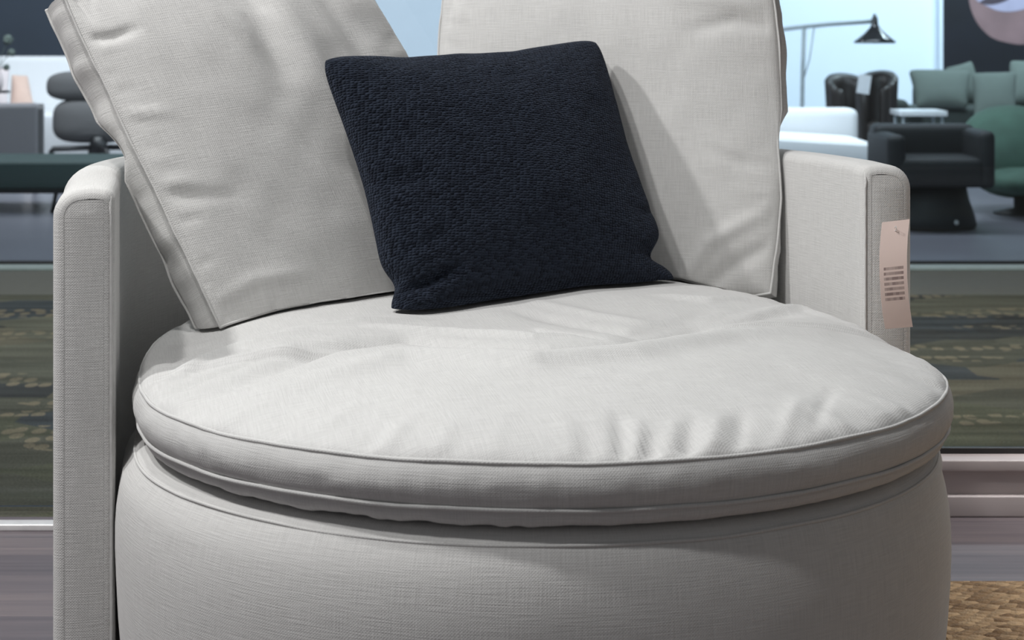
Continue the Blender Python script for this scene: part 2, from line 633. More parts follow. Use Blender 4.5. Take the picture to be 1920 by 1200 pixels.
# ------------------------------------------------------------------ armchair
CX, CY, YAW = 0.038, 2.45, math.radians(14.0)
cs, sn = math.cos(YAW), math.sin(YAW)


def loc2(wx, wy):
    dx, dy = wx - CX, wy - CY
    return dx * cs + dy * sn, -dx * sn + dy * cs


def wld2(lx, ly):
    return CX + lx * cs - ly * sn, CY + lx * sn + ly * cs


SH_C, SH_A, SH_B, SH_N = 0.237, 0.548, 0.585, 2.6      # inner line of the barrel back
ARM_Z = 0.722


def outline(th, R=0.535, side=0.529, rear=0.745):
    c, s = np.cos(th), np.sin(th)
    a = np.where(s < 0, R + (side - R) * np.exp(-(s / 0.3) ** 2), side)
    b = np.where(s < 0, R, rear)
    n = np.where(s < 0, 2.0, 2.0 + 0.5 * np.clip(s, 0, 1))
    return 1.0 / ((np.abs(c) / a) ** n + (np.abs(s) / b) ** n) ** (1.0 / n)


Z_SEAM, Z_LOW = 0.468, 0.419


def pl(points, z=0.5, dy=0):
    out = []
    for x, y in points:
        g = gp(x, y + dy, z)
        out.append(loc2(g[0], g[1]))
    return out


SEAT_FOLDS = [
    (pl([(430, 712), (600, 668), (760, 650), (900, 668), (1040, 675), (1180, 660), (1320, 622), (1470, 606)]), 0.026, -0.011),
    (pl([(520, 730), (760, 690), (1000, 706), (1180, 692), (1360, 650), (1540, 630)]), 0.030, 0.0075),
    (pl([(700, 632), (860, 640), (1000, 652), (1080, 648)]), 0.013, 0.005),
    (pl([(960, 600), (1080, 622), (1180, 640), (1330, 606)]), 0.018, -0.0035),
    (pl([(1000, 590), (1120, 610), (1210, 622)]), 0.014, 0.0025),
    (pl([(480, 640), (640, 630), (780, 616)]), 0.012, 0.004),
    (pl([(300, 690), (420, 655), (560, 640)]), 0.012, 0.0045),
    (pl([(300, 712), (480, 675), (700, 662)]), 0.010, -0.0035),
    (pl([(1240, 585), (1330, 592), (1440, 584)]), 0.012, 0.004),
    (pl([(1330, 622), (1500, 592), (1640, 612)]), 0.014, 0.004),
    (pl([(1060, 668), (1210, 650), (1420, 612)]), 0.012, 0.002),
    (pl([(880, 640), (1000, 632), (1120, 652)]), 0.008, -0.003),
    (pl([(560, 664), (760, 652), (900, 671), (1040, 679), (1180, 664), (1320, 627), (1440, 610)]), 0.009, -0.0035),
    # gathers above the front seam
    (pl([(1158, 795), (1172, 835), (1178, 872)], 0.48, 13), 0.0068, -0.0040),
    (pl([(1196, 800), (1196, 840), (1192, 872)], 0.48, 13), 0.0062, 0.0031),
    (pl([(1222, 812), (1214, 842), (1206, 870)], 0.48, 13), 0.0050, -0.0031),
    (pl([(1262, 800), (1252, 836), (1246, 866)], 0.48, 13), 0.0062, 0.0025),
    (pl([(1300, 792), (1290, 826), (1284, 858)], 0.48, 13), 0.0062, -0.0028),
    (pl([(1350, 790), (1334, 822), (1322, 852)], 0.48, 13), 0.0068, 0.0025),
    (pl([(1392, 782), (1384, 812), (1370, 842)], 0.48, 13), 0.0074, -0.0025),
    (pl([(1500, 760), (1478, 790), (1462, 815)], 0.48, 13), 0.0087, 0.0019),
    (pl([(1560, 740), (1540, 770), (1525, 795)], 0.48, 13), 0.0074, -0.0019),
    (pl([(640, 790), (700, 800), (780, 838)], 0.48, 0), 0.0120, 0.0010),
    (pl([(560, 800), (610, 790), (680, 770)], 0.49), 0.010, 0.0010),
]


def seat_top(lx, ly):
    th = np.arctan2(ly, lx)
    rho = np.hypot(lx, ly) / outline(th)
    r1 = np.clip(rho, 0, 1)
    rear = np.clip(ly / 0.25, 0, 1) * np.clip((lx + 0.12) / 0.3, 0, 1)
    z = Z_SEAM + (0.0525 + 0.011 * rear * rear * (3 - 2 * rear)) * (1 - r1 ** np.where(ly > 0, 5.0, 2.7)) ** 0.61
    # the middle of the pad has sat down a little
    z = z - 0.012 * np.exp(-((lx - 0.02) / 0.26) ** 2 - ((ly - 0.12) / 0.20) ** 2)
    z = z - 0.020 * np.exp(-((lx + 0.46) / 0.13) ** 2 - ((ly - 0.22) / 0.22) ** 2) * np.clip((1 - r1) / 0.08, 0, 1)
    edge = np.clip((1 - r1) / 0.022, 0, 1) ** 0.8
    d = np.zeros_like(z)
    for pts, wid, amp in SEAT_FOLDS:
        d += crease(lx, ly, pts, wid, amp)
    d += 0.0014 * vnoise(lx * 9, ly * 9, 1) + 0.0004 * vnoise(lx * 26, ly * 26, 2)
    # small gathers all round the seam
    d += 0.0016 * vnoise(th * 26, rho * 3, 5) * np.clip((rho - 0.78) / 0.2, 0, 1)
    return z + 2.0 * d * edge


chair = empty('swivel_armchair', (CX, CY, 0), YAW)
tag(chair, 'large light grey linen barrel armchair with a thick round seat cushion', 'armchair')

NT = 420
TH = np.linspace(0, 2 * PI, NT, endpoint=False)
RO = outline(TH)
TH_S = np.concatenate([[0], np.cumsum(np.hypot(np.diff(RO * np.cos(TH)), np.diff(RO * np.sin(TH))))])


def ring_mesh(name, rows, mat, parent, cap_top=True, cap_bot=True):
    """rows: list of (radius array, z array, v)"""
    V, U = [], []
    for R, z, v in rows:
        V.append(np.stack([R * np.cos(TH), R * np.sin(TH), np.broadcast_to(z, R.shape)], 1))
        U.append(np.stack([TH_S, np.full(NT, v)], 1))
    F = grid_faces(len(rows), NT, True, 0, True)
    V = np.concatenate(V)
    U = np.concatenate(U)
    if cap_top: F.append(tuple(range(NT)))
    if cap_bot: F.append(tuple((len(rows) - 1) * NT + j for j in reversed(range(NT))))
    return from_np(name, V, F, mat, parent, U)


def make_seat():
    V, U, rows = [], [], 0
    # top, centre outwards
    rh = np.concatenate([np.linspace(0.004, 0.86, 70), np.linspace(0.87, 0.999, 26)])
    for q in rh:
        x, y = q * RO * np.cos(TH), q * RO * np.sin(TH)
        V.append(np.stack([x, y, seat_top(x, y)], 1))
        U.append(np.stack([x, y], 1))
        rows += 1
    wob = 0.0012 * vnoise(TH * 9, TH * 0, 3) + 0.0007 * vnoise(TH * 31, TH * 0, 4)
    # boxing band
    for t in np.linspace(0.0, 1.0, 13):
        bul = 0.0095 * math.sin(PI * t) ** 0.8
        R = RO + bul + wob * math.sin(PI * t) + 0.0009 * vnoise(TH * 24, t * 3 + TH * 0, 6) * math.sin(PI * t)
        z = Z_SEAM - t * (Z_SEAM - Z_LOW)
        V.append(np.stack([R * np.cos(TH), R * np.sin(TH), np.full(NT, z)], 1))
        U.append(np.stack([TH_S, np.full(NT, z)], 1))
        rows += 1
    # underside, which bulges below the lower seam in uneven ripples
    rip = (vnoise(TH * 15, TH * 0, 8) * 0.45 + vnoise(TH * 37, TH * 0, 9) * 0.4) * (0.25 + 0.75 * np.exp(-((TH - 1.32 * PI) / 0.45) ** 2))
    for t in np.linspace(0.06, 1.0, 16):
        q = 1 - 0.14 * t ** 2.0 if t < 0.95 else 0.8
        z = Z_LOW - (0.0225 + 0.003 * rip) * math.sin(PI / 2 * min(1, t * 1.5)) ** 0.8
        R = RO * q + (0.002 + 0.0024 * rip) * math.sin(PI * min(1, t * 1.3))
        V.append(np.stack([R * np.cos(TH), R * np.sin(TH), np.broadcast_to(z, (NT,))], 1))
        U.append(np.stack([TH_S, Z_LOW - 0.05 * t + TH * 0], 1))
        rows += 1
    F = grid_faces(rows, NT, True, 0, True)
    V = np.concatenate(V)
    F.append(tuple(range(NT)))
    F.append(tuple((rows - 1) * NT + j for j in reversed(range(NT))))
    o = from_np('seat_cushion', V, F, M['linen_seat'], chair, np.concatenate(U))
    for z, dr in ((Z_SEAM, 0.0004), (Z_LOW, 0.0030)):
        R = RO + dr + wob * 0.5
        zz = z + 0.0012 * vnoise(TH * 7, TH * 0, 12)
        tube('piping', np.stack([R * np.cos(TH), R * np.sin(TH), zz], 1), 0.0025, M['linen_seat'], o, 8, True)
    return o


seat = make_seat()


def make_base():
    prof = [(0.40, 0.3955), (0.47, 0.3955), (0.505, 0.3945), (0.516, 0.3915), (0.524, 0.3862), (0.5295, 0.3800), (0.5340, 0.372), (0.539, 0.358), (0.544, 0.338),
            (0.548, 0.315), (0.550, 0.29), (0.5505, 0.26), (0.549, 0.22), (0.546, 0.17), (0.540, 0.11), (0.532, 0.06), (0.524, 0.035), (0.40, 0.034)]
    rows, v = [], 0
    dth = np.clip(np.sin(TH), 0, 1)
    for k, (r, z) in enumerate(prof):
        if k: v += math.hypot(r - prof[k - 1][0], z - prof[k - 1][1])
        R = outline(TH, r, r if r < 0.535 else 0.535 + (r - 0.535) * 0.9, r + 0.20)
        R = R + 0.0014 * vnoise(TH * 5, z * 9 + TH * 0, 21) * (1 if r > 0.51 else 0)
        R = R - (0.012 if r > 0.535 else 0.006) * np.cos(TH)
        rows.append((R, z, -v))
    o = ring_mesh('seat_base', rows, M['linen'], chair)
    R = outline(TH, 0.5298, 0.5298, 0.7298) - 0.006 * np.cos(TH)
    tube('piping', np.stack([R * np.cos(TH), R * np.sin(TH), 0.3802 + 0.0008 * vnoise(TH * 6, TH * 0, 3)], 1), 0.0021, M['linen'], o, 8, True)
    lathe('swivel_base', [(0.30, 0.0), (0.30, 0.02), (0.28, 0.034), (0.10, 0.035)], M['black'], chair, 48, (0, 0.1, 0))


make_base()


def shell_path():
    """inner line of arms and back, from the left arm's front round to the right arm's front"""
    P = [np.array((-0.5600, 0.030)), np.array((-0.5570, 0.09)), np.array((-0.5520, 0.16))]
    for a in np.linspace(PI, 0, 60):
        c, s = math.cos(a), math.sin(a)
        r = 1.0 / ((abs(c)) ** SH_N + (abs(s)) ** SH_N) ** (1.0 / SH_N)
        P.append(np.array((SH_A * c * r, SH_C + SH_B * s * r)))
    P += [np.array((0.5415, 0.190)), np.array((0.5365, 0.150))]
    P = np.array(P)
    d = np.concatenate([[0], np.cumsum(np.linalg.norm(np.diff(P, axis=0), axis=1))])
    t = np.linspace(0, d[-1], 150)
    return np.stack([np.interp(t, d, P[:, 0]), np.interp(t, d, P[:, 1])], 1), t


def make_shell():
    P, t = shell_path()
    T = np.gradient(P, axis=0)
    T /= np.linalg.norm(T, axis=1)[:, None]
    Nn = np.stack([-T[:, 1], T[:, 0]], 1)          # outward
    th = 0.078
    def section(ins):
        """section (offset outwards, height), drawn in evenly by ins"""
        ri, ro = max(0.016 - ins, 0.001), max(0.036 - ins, 0.001)
        x0, x1, zt = ins, th - ins, ARM_Z - ins
        q = [(x0, z) for z in np.linspace(0.06, zt - ri, 14)]
        q += [(x0 + ri * (1 - math.cos(a_)), zt - ri + ri * math.sin(a_)) for a_ in np.linspace(0.2, PI / 2, 6)]
        q += [(x0 + ri + (x1 - ro - x0 - ri) * f_, zt + 0.0012 * math.sin(PI * f_)) for f_ in (0.33, 0.66)]
        q += [(x1 - ro + ro * math.sin(a_), zt - ro + ro * math.cos(a_)) for a_ in np.linspace(0, PI / 2, 9)]
        q += [(x1, z) for z in np.linspace(zt - ro - 0.03, 0.06, 13)]
        return np.array(q)
    sec = section(0.0)
    cen = np.array((th / 2, 0.39))
    sl = np.concatenate([[0], np.cumsum(np.linalg.norm(np.diff(sec, axis=0), axis=1))])
    V, U = [], []

    def ring(p, nrm, inset, along, s):
        q = section(inset)
        b = p + along
        V.append(np.stack([b[0] + nrm[0] * q[:, 0], b[1] + nrm[1] * q[:, 0], q[:, 1]], 1))
        U.append(np.stack([np.full(len(sec), s), sl], 1))
    re = 0.014
    for k in (1.0, 0.92, 0.78, 0.58, 0.34, 0.12):
        a = k * PI / 2
        ring(P[0], Nn[0], re * (1 - math.cos(a)), -T[0] * re * math.sin(a), -0.02 * k)
    for i in range(len(P)):
        ring(P[i], Nn[i], 0, np.zeros(2), t[i])
    for k in (0.12, 0.34, 0.58, 0.78, 0.92, 1.0):
        a = k * PI / 2
        ring(P[-1], Nn[-1], re * (1 - math.cos(a)), T[-1] * re * math.sin(a), t[-1] + 0.02 * k)
    nr, nc = len(V), len(sec)
    F = grid_faces(nr, nc, True, 0, True)
    V, U = np.concatenate(V), np.concatenate(U)
    # sewn-in flat front panels with their own straight weave
    for first in (True, False):
        i = 0 if first else len(P) - 1
        sg = -1 if first else 1
        ins = re
        ri, ro = max(0.016 - ins, 0.001), 0.036 - ins
        x0, x1, zt = ins, th - ins, ARM_Z - ins
        zr = np.concatenate([np.linspace(0.06, zt - ro, 30), zt - ro + ro * np.sin(np.linspace(0.1, PI / 2, 9))])
        kx = 9
        off = len(V)
        vv, uu = [], []
        for z in zr:
            xl = x0 + (ri - math.sqrt(max(0, ri ** 2 - max(0, z - (zt - ri)) ** 2)))
            xr = x1 - (ro - math.sqrt(max(0, ro ** 2 - max(0, z - (zt - ro)) ** 2)))
            for m_ in range(kx):
                f_ = m_ / (kx - 1)
                x = xl + (xr - xl) * f_
                bul = 0.0022 * math.sin(PI * f_) ** 0.6 * min(1, (zt - z) / 0.02 + 0.05) - 0.0004
                b = P[i] + Nn[i] * x + T[i] * sg * (re + bul)
                vv.append((b[0], b[1], z))
                uu.append((x, z))
        V = np.concatenate([V, np.array(vv)])
        U = np.concatenate([U, np.array(uu)])
        F += grid_faces(len(zr), kx, False, off, first)
    o = from_np('barrel_back', V, F, M['linen'], chair, U)
    # piping: down the inner front edge, over the top and along the inner top edge
    zi = ARM_Z - 0.0075
    for first in (True, False):
        i = 0 if first else len(P) - 1
        sgn = -1 if first else 1
        front = P[i] + T[i] * sgn * 0.0125 + Nn[i] * 0.005
        pts = [(front[0], front[1], z) for z in np.linspace(0.07, ARM_Z - 0.034, 12)]
        pts += [(front[0] + Nn[i][0] * 0.001, front[1] + Nn[i][1] * 0.001, ARM_Z - 0.024)]
        m = P[i] + T[i] * sgn * 0.008 + Nn[i] * 0.006
        pts += [(m[0], m[1], ARM_Z - 0.011)]
        rng = range(0, 40) if first else range(len(P) - 1, len(P) - 41, -1)
        for j in rng:
            q = P[j] + Nn[j] * 0.0055
            pts.append((q[0], q[1], ARM_Z - 0.0068))
        tube('piping', pts, 0.0021, M['linen'], o, 8)
    return o


shell = make_shell()


def clamp_shell(V, margin=0.010):
    """keep soft cushions inside the barrel back below its top edge"""
    lx, ly = loc2(V[:, 0], V[:, 1])
    wz = np.clip((ARM_Z + 0.065 - V[:, 2]) / 0.05, 0, 1)
    dy = ly - SH_C
    a, b = SH_A - margin, SH_B - margin
    q = (np.abs(lx / a) ** SH_N + np.where(dy > 0, np.abs(dy / b), 0) ** SH_N) ** (1 / SH_N)
    k = np.where(q > 1, 1.0 / np.maximum(q, 1e-6), 1.0)
    nx = lx * k
    ny = np.where(dy > 0, SH_C + dy * k, ly)
    lx = lx + (nx - lx) * wz
    ly = ly + (ny - ly) * wz
    x, y = wld2(lx, ly)
    return np.stack([x, y, V[:, 2]], 1)


def clamp_seat(V, gap=0.0065):
    lx, ly = loc2(V[:, 0], V[:, 1])
    zs = seat_top(lx, ly) + gap
    V = V.copy()
    V[:, 2] = np.maximum(V[:, 2], zs)
    return V


# ------------------------------------------------------------------ loose back cushions
def unit(v): return v / np.linalg.norm(v)


def boxed_cushion(name, BL, BR, TR, TL, gus, crown, back, folds, seed, pucker=1.0, N=120, rnd=0.16, mat=None, bow=0.0):
    """box cushion with a face, a gusset strip and a back; piping on both seams"""
    mat = mat or M['linen']
    BL, BR, TR, TL = map(np.asarray, (BL, BR, TR, TL))
    W, H = np.linalg.norm(BR - BL), np.linalg.norm(TL - BL)
    nrm = unit(np.cross(BR - BL, TL - BL))          # towards the sitter
    if nrm[1] > 0: nrm = -nrm
    e = -np.cos(np.linspace(0, PI, N))
    e = np.sign(e) * np.abs(e) ** 0.9
    a, b = np.meshgrid(e, e)                          # a along width, b along height
    sa = a * np.sqrt(1 - rnd * b * b)
    sb = b * np.sqrt(1 - rnd * a * a)
    sa = np.where(sa < 0, sa * (1 - bow * (1 - b * b)), sa)
    u, v = (sa + 1) / 2, (sb + 1) / 2
    base = ((1 - u) * (1 - v))[..., None] * BL + (u * (1 - v))[..., None] * BR + (u * v)[..., None] * TR + ((1 - u) * v)[..., None] * TL
    prof = ((1 - np.abs(a) ** 2.6) * (1 - np.abs(b) ** 2.6))
    prof = np.clip(prof, 0, 1) ** 0.55
    edge = np.clip(np.minimum(1 - np.abs(a), 1 - np.abs(b)) / 0.06, 0, 1)
    h = crown * prof
    X, Y = u * W, v * H
    d = np.zeros_like(h)
    for pts, wid, amp in folds:
        d += crease(u, v, pts, wid, amp)
    d += 0.004 * vnoise(u * 4 + seed, v * 4, seed) + 0.0014 * vnoise(u * 13 + seed, v * 13, seed + 1)
    rs = np.random.RandomState(seed)
    for side in range(4):
        k = 0
        while k < 1.0:
            k += rs.uniform(0.035, 0.095)
            L = rs.uniform(0.04, 0.13)
            wv = rs.uniform(0.006, 0.013)
            amp = rs.uniform(-0.0045, 0.0035) * pucker
            sk = rs.uniform(-0.04, 0.04)
            if side == 0: p = [(0.0, k), (L, k + sk)]
            elif side == 1: p = [(1.0, k), (1 - L, k + sk)]
            elif side == 2: p = [(k, 0.0), (k + sk, L * 0.7)]
            else: p = [(k, 1.0), (k + sk, 1 - L)]
            d += crease(u, v, [np.array(q) for q in p], wv, amp)
    h = h + d * edge
    front = base + h[..., None] * nrm
    # rim wobble
    per_idx = [(0, j) for j in range(N)] + [(i, N - 1) for i in range(1, N)] + [(N - 1, j) for j in range(N - 2, -1, -1)] + [(i, 0) for i in range(N - 2, 0, -1)]
    nb = len(per_idx)
    rim = np.array([front[i, j] for i, j in per_idx])
    cen = base.mean((0, 1))
    outd = rim - cen
    outd = outd - (outd @ nrm)[:, None] * nrm
    outd /= np.linalg.norm(outd, axis=1)[:, None]
    s = np.concatenate([[0], np.cumsum(np.linalg.norm(np.diff(rim, axis=0), axis=1))])
    w1 = vnoise(s * 22 + seed, s * 0, seed + 3)
    w2 = vnoise(s * 48 + seed, s * 0, seed + 4)
    w3 = vnoise(s * 7 + seed, s * 0, seed + 6)
    wob = (0.0035 * w3 + 0.0018 * w1 + 0.0008 * w2) * pucker
    for n_, (i, j) in enumerate(per_idx):
        front[i, j] = front[i, j] + outd[n_] * wob[n_]
    rim = np.array([front[i, j] for i, j in per_idx])
    backg = base - gus * nrm - (back * prof)[..., None] * nrm
    back_rim = rim - gus * nrm + outd * (0.004 * vnoise(s * 18, s * 0, seed + 5) * pucker)[:, None]
    for n_, (i, j) in enumerate(per_idx):
        backg[i, j] = back_rim[n_]
    V = [front.reshape(-1, 3)]
    U = [np.stack([X, Y], -1).reshape(-1, 2)]
    F = grid_faces(N, N)
    off = N * N
    rows = [[i * N + j for i, j in per_idx]]
    K = 7
    for k in range(1, K):
        t = k / K
        bul = 0.008 * math.sin(PI * t) * (1 + 0.5 * w1 * pucker) + 0.002 * w2 * pucker * math.sin(PI * t)
        ring = rim * (1 - t) + back_rim * t + outd * bul[:, None]
        V.append(ring)
        U.append(np.stack([s, np.full(nb, 1.5 + t * gus)], 1))
        rows.append(list(range(off, off + nb)))
        off += nb
    V.append(backg.reshape(-1, 3))
    U.append(np.stack([X + 2, Y], -1).reshape(-1, 2))
    rows.append([off + i * N + j for i, j in per_idx])
    F += grid_faces(N, N, False, off, True)
    for r in range(K):
        for j in range(nb):
            F.append((rows[r][(j + 1) % nb], rows[r][j], rows[r + 1][j], rows[r + 1][(j + 1) % nb]))
    V = np.concatenate(V)
    V = clamp_seat(clamp_shell(V))
    org = V.mean(0) * 1.0
    org[2] = V[:, 2].min()
    o = from_np(name, V - org, F, mat, None, np.concatenate(U))
    o.location = org
    fr_ = V[rows[0]]
    bk_ = V[rows[-1]]
    for ring, off_ in ((fr_, 0.0012), (bk_, 0.0012)):
        tube('piping', ring + outd * off_ - org, 0.0021, mat, o, 7, True)
    bm = bmesh.new(); bm.from_mesh(o.data); bmesh.ops.recalc_face_normals(bm, faces=bm.faces); bm.to_mesh(o.data); bm.free()
    return o


SEAT_Z = 0.503
LBL, LBR = gp(400, 630, 0.488), at(990, 542, 2.98)
LBL[2] -= 0.010; LBR[2] -= 0.02
LTL, LTR = at(78, -34, 2.64), at(668, -95, 3.0)
lf = [
    ([(0.46, 1.0), (0.52, 0.85), (0.50, 0.62)], 0.045, -0.012),
    ([(0.50, 1.0), (0.545, 0.91), (0.56, 0.83)], 0.022, -0.009),
    ([(0.60, 1.0), (0.62, 0.75), (0.60, 0.45)], 0.05, 0.008),
    ([(0.75, 1.0), (0.78, 0.8), (0.80, 0.6)], 0.04, -0.009),
    ([(0.36, 0.98), (0.40, 0.85), (0.44, 0.78)], 0.03, 0.007),
    ([(0.56, 0.55), (0.64, 0.3), (0.70, 0.12)], 0.045, -0.008),
    ([(0.72, 0.6), (0.78, 0.35), (0.80, 0.1)], 0.03, 0.006),
    ([(0.02, 0.40), (0.10, 0.375), (0.2, 0.36)], 0.018, -0.0045),
    ([(0.02, 0.43), (0.12, 0.41)], 0.014, 0.004),
    ([(0.03, 0.83), (0.10, 0.82), (0.16, 0.83)], 0.013, -0.007),
    ([(0.03, 0.62), (0.14, 0.60)], 0.012, 0.004),
    ([(0.05, 0.10), (0.16, 0.14), (0.3, 0.14)], 0.02, 0.004),
    ([(0.74, 0.02), (0.72, 0.10), (0.68, 0.2)], 0.014, -0.008),
    ([(0.80, 0.02), (0.80, 0.12), (0.76, 0.22)], 0.014, 0.006),
]
lc = boxed_cushion('back_cushion', LBL, LBR, LTR, LTL, 0.060, 0.050, 0.05, lf, 3, 1.0, bow=0.075)
tag(lc, 'light grey linen back cushion slumped to the left over the arm', 'cushion', 'loose back cushions on the armchair')

RBR = gp(1472, 540, SEAT_Z)
rd = np.array((0.955, -0.29, 0))
RBL = RBR - rd * 0.60
RBR[2] -= 0.035; RBL[2] -= 0.035
RTR, RTL = RBR + np.array((0.005, 0.112, 0.635)), RBL + np.array((-0.006, 0.107, 0.635))
rf = [
    ([(0.98, 0.72), (0.88, 0.735), (0.76, 0.71)], 0.020, -0.007),
    ([(0.98, 0.78), (0.85, 0.79), (0.7, 0.80)], 0.022, 0.005),
    ([(0.70, 0.02), (0.80, 0.16), (0.98, 0.26)], 0.020, 0.006),
    ([(0.76, 0.02), (0.86, 0.10), (0.98, 0.17)], 0.022, -0.006),
    ([(0.98, 0.36), (0.88, 0.37), (0.80, 0.40)], 0.014, -0.004),
    ([(0.02, 0.72), (0.06, 0.80), (0.05, 0.95)], 0.02, -0.005),
]
rc = boxed_cushion('back_cushion', RBL, RBR, RTR, RTL, 0.050, 0.045, 0.04, rf, 9, 0.45)
tag(rc, 'light grey linen back cushion standing upright beside the right arm', 'cushion', 'loose back cushions on the armchair')


# ------------------------------------------------------------------ navy throw pillow
def throw_pillow(name, BL, BR, TR, TL, T, inset, mat, folds=(), seed=1, N=110, ears=0.0, bias=0.5, clamp=True, expo=0.5, notch=(), tip=0.05):
    BL, BR, TR, TL = map(np.asarray, (BL, BR, TR, TL))
    W, H = np.linalg.norm(BR - BL), np.linalg.norm(TL - BL)
    nrm = unit(np.cross(BR - BL, TL - BL))
    if nrm[1] > 0: nrm = -nrm
    e = -np.cos(np.linspace(0, PI, N))
    a, b = np.meshgrid(e, e)
    il, ir, ib, it = inset
    k = 1.6
    fa = 1 - np.abs(b) ** k
    fb = 1 - np.abs(a) ** k
    sa = np.where(a < 0, a * (1 - il * fa), a * (1 - ir * fa))
    sb = np.where(b < 0, b * (1 - ib * fb), b * (1 - it * fb))
    for side, pos, wid, amp in notch:
        if side == 'l': sa = sa + amp * np.exp(-((b - pos) / wid) ** 2) * np.clip(-a, 0, 1) ** 2
        elif side == 'r': sa = sa - amp * np.exp(-((b - pos) / wid) ** 2) * np.clip(a, 0, 1) ** 2
        elif side == 't': sb = sb - amp * np.exp(-((a - pos) / wid) ** 2) * np.clip(b, 0, 1) ** 2
    # round the tips of the corners
    rr = tip
    sa = sa * (1 - rr * np.abs(b) ** 14)
    sb = sb * (1 - rr * np.abs(a) ** 14)
    u, v = (sa + 1) / 2, (sb + 1) / 2
    base = ((1 - u) * (1 - v))[..., None] * BL + (u * (1 - v))[..., None] * BR + (u * v)[..., None] * TR + ((1 - u) * v)[..., None] * TL
    prof = np.clip((1 - a * a) * (1 - b * b), 0, 1) ** expo
    edge = np.clip(np.minimum(1 - np.abs(a), 1 - np.abs(b)) / 0.05, 0, 1)
    d = np.zeros_like(prof)
    for pts, wid, amp in folds: d += crease(u, v, pts, wid, amp)
    d += (0.0028 * vnoise(u * 5 + seed, v * 5, seed) + 0.001 * vnoise(u * 16, v * 16 + seed, seed + 1)) * (W / 0.5)
    front = base + (T * bias * prof + d * edge)[..., None] * nrm + (0.006 * edge ** 0.5 * (W / 0.5))[..., None] * nrm
    backg = base - (T * (1 - bias) * prof)[..., None] * nrm - (0.006 * edge ** 0.5 * (W / 0.5))[..., None] * nrm
    per = [(0, j) for j in range(N)] + [(i, N - 1) for i in range(1, N)] + [(N - 1, j) for j in range(N - 2, -1, -1)] + [(i, 0) for i in range(N - 2, 0, -1)]
    V = np.concatenate([front.reshape(-1, 3), backg.reshape(-1, 3)])
    F = grid_faces(N, N) + grid_faces(N, N, False, N * N, True)
    remap = {N * N + i * N + j: i * N + j for i, j in per}
    F = [tuple(remap.get(i, i) for i in f) for f in F]
    if clamp: V = clamp_seat(V)
    org = V.mean(0)
    org[2] = V[:, 2].min()
    du = np.concatenate([np.zeros((N, 1)), np.cumsum(np.linalg.norm(np.diff(front, axis=1), axis=2), 1)], 1)
    dv = np.concatenate([np.zeros((1, N)), np.cumsum(np.linalg.norm(np.diff(front, axis=0), axis=2), 0)], 0)
    uv = np.stack([du - du[:, N // 2][:, None], dv - dv[N // 2][None, :]], -1).reshape(-1, 2)
    o = from_np(name, V - org, F, mat, None, np.concatenate([uv, uv]))
    o.location = org
    bm = bmesh.new()
    bm.from_mesh(o.data)
    bmesh.ops.delete(bm, geom=[q for q in bm.verts if not q.link_faces], context='VERTS')
    bmesh.ops.recalc_face_normals(bm, faces=bm.faces)
    bm.to_mesh(o.data)
    bm.free()
    for p in o.data.polygons: p.use_smooth = True
    return o


PBL, PBR = gp(733, 604, SEAT_Z), gp(1274, 550, SEAT_Z)
PTL, PTR = at(598, 106, 2.745), at(1118, 72, 3.055)
pf = [
    ([(0.02, 0.10), (0.10, 0.10), (0.2, 0.14)], 0.018, -0.010),
    ([(0.03, 0.04), (0.12, 0.04)], 0.02, 0.008),
    ([(0.98, 0.12), (0.93, 0.12), (0.86, 0.15)], 0.014, -0.012),
    ([(0.98, 0.05), (0.90, 0.05)], 0.02, 0.006),
    ([(0.03, 0.5), (0.10, 0.47), (0.18, 0.47)], 0.03, -0.006),
    ([(0.5, 0.98), (0.45, 0.9)], 0.04, -0.004),
    ([(0.72, 0.98), (0.68, 0.88)], 0.03, -0.003),
    ([(0.04, 0.22), (0.14, 0.24), (0.22, 0.30)], 0.025, -0.005),
    ([(0.97, 0.30), (0.90, 0.28), (0.84, 0.30)], 0.02, -0.005),
]
pillow = throw_pillow('throw_pillow', PBL, PBR, PTR, PTL, 0.125, (0.075, 0.085, 0.03, 0.085), M['navy'], pf, 5, bias=0.62, expo=0.42, tip=0.036,
                      notch=(('l', -0.77, 0.12, 0.065), ('r', -0.75, 0.10, 0.125), ('t', -0.1, 0.12, -0.012), ('t', 0.28, 0.1, 0.010), ('t', -0.5, 0.12, 0.012)))
tag(pillow, 'dark navy blue nubbly woven square throw pillow on the armchair seat', 'pillow')


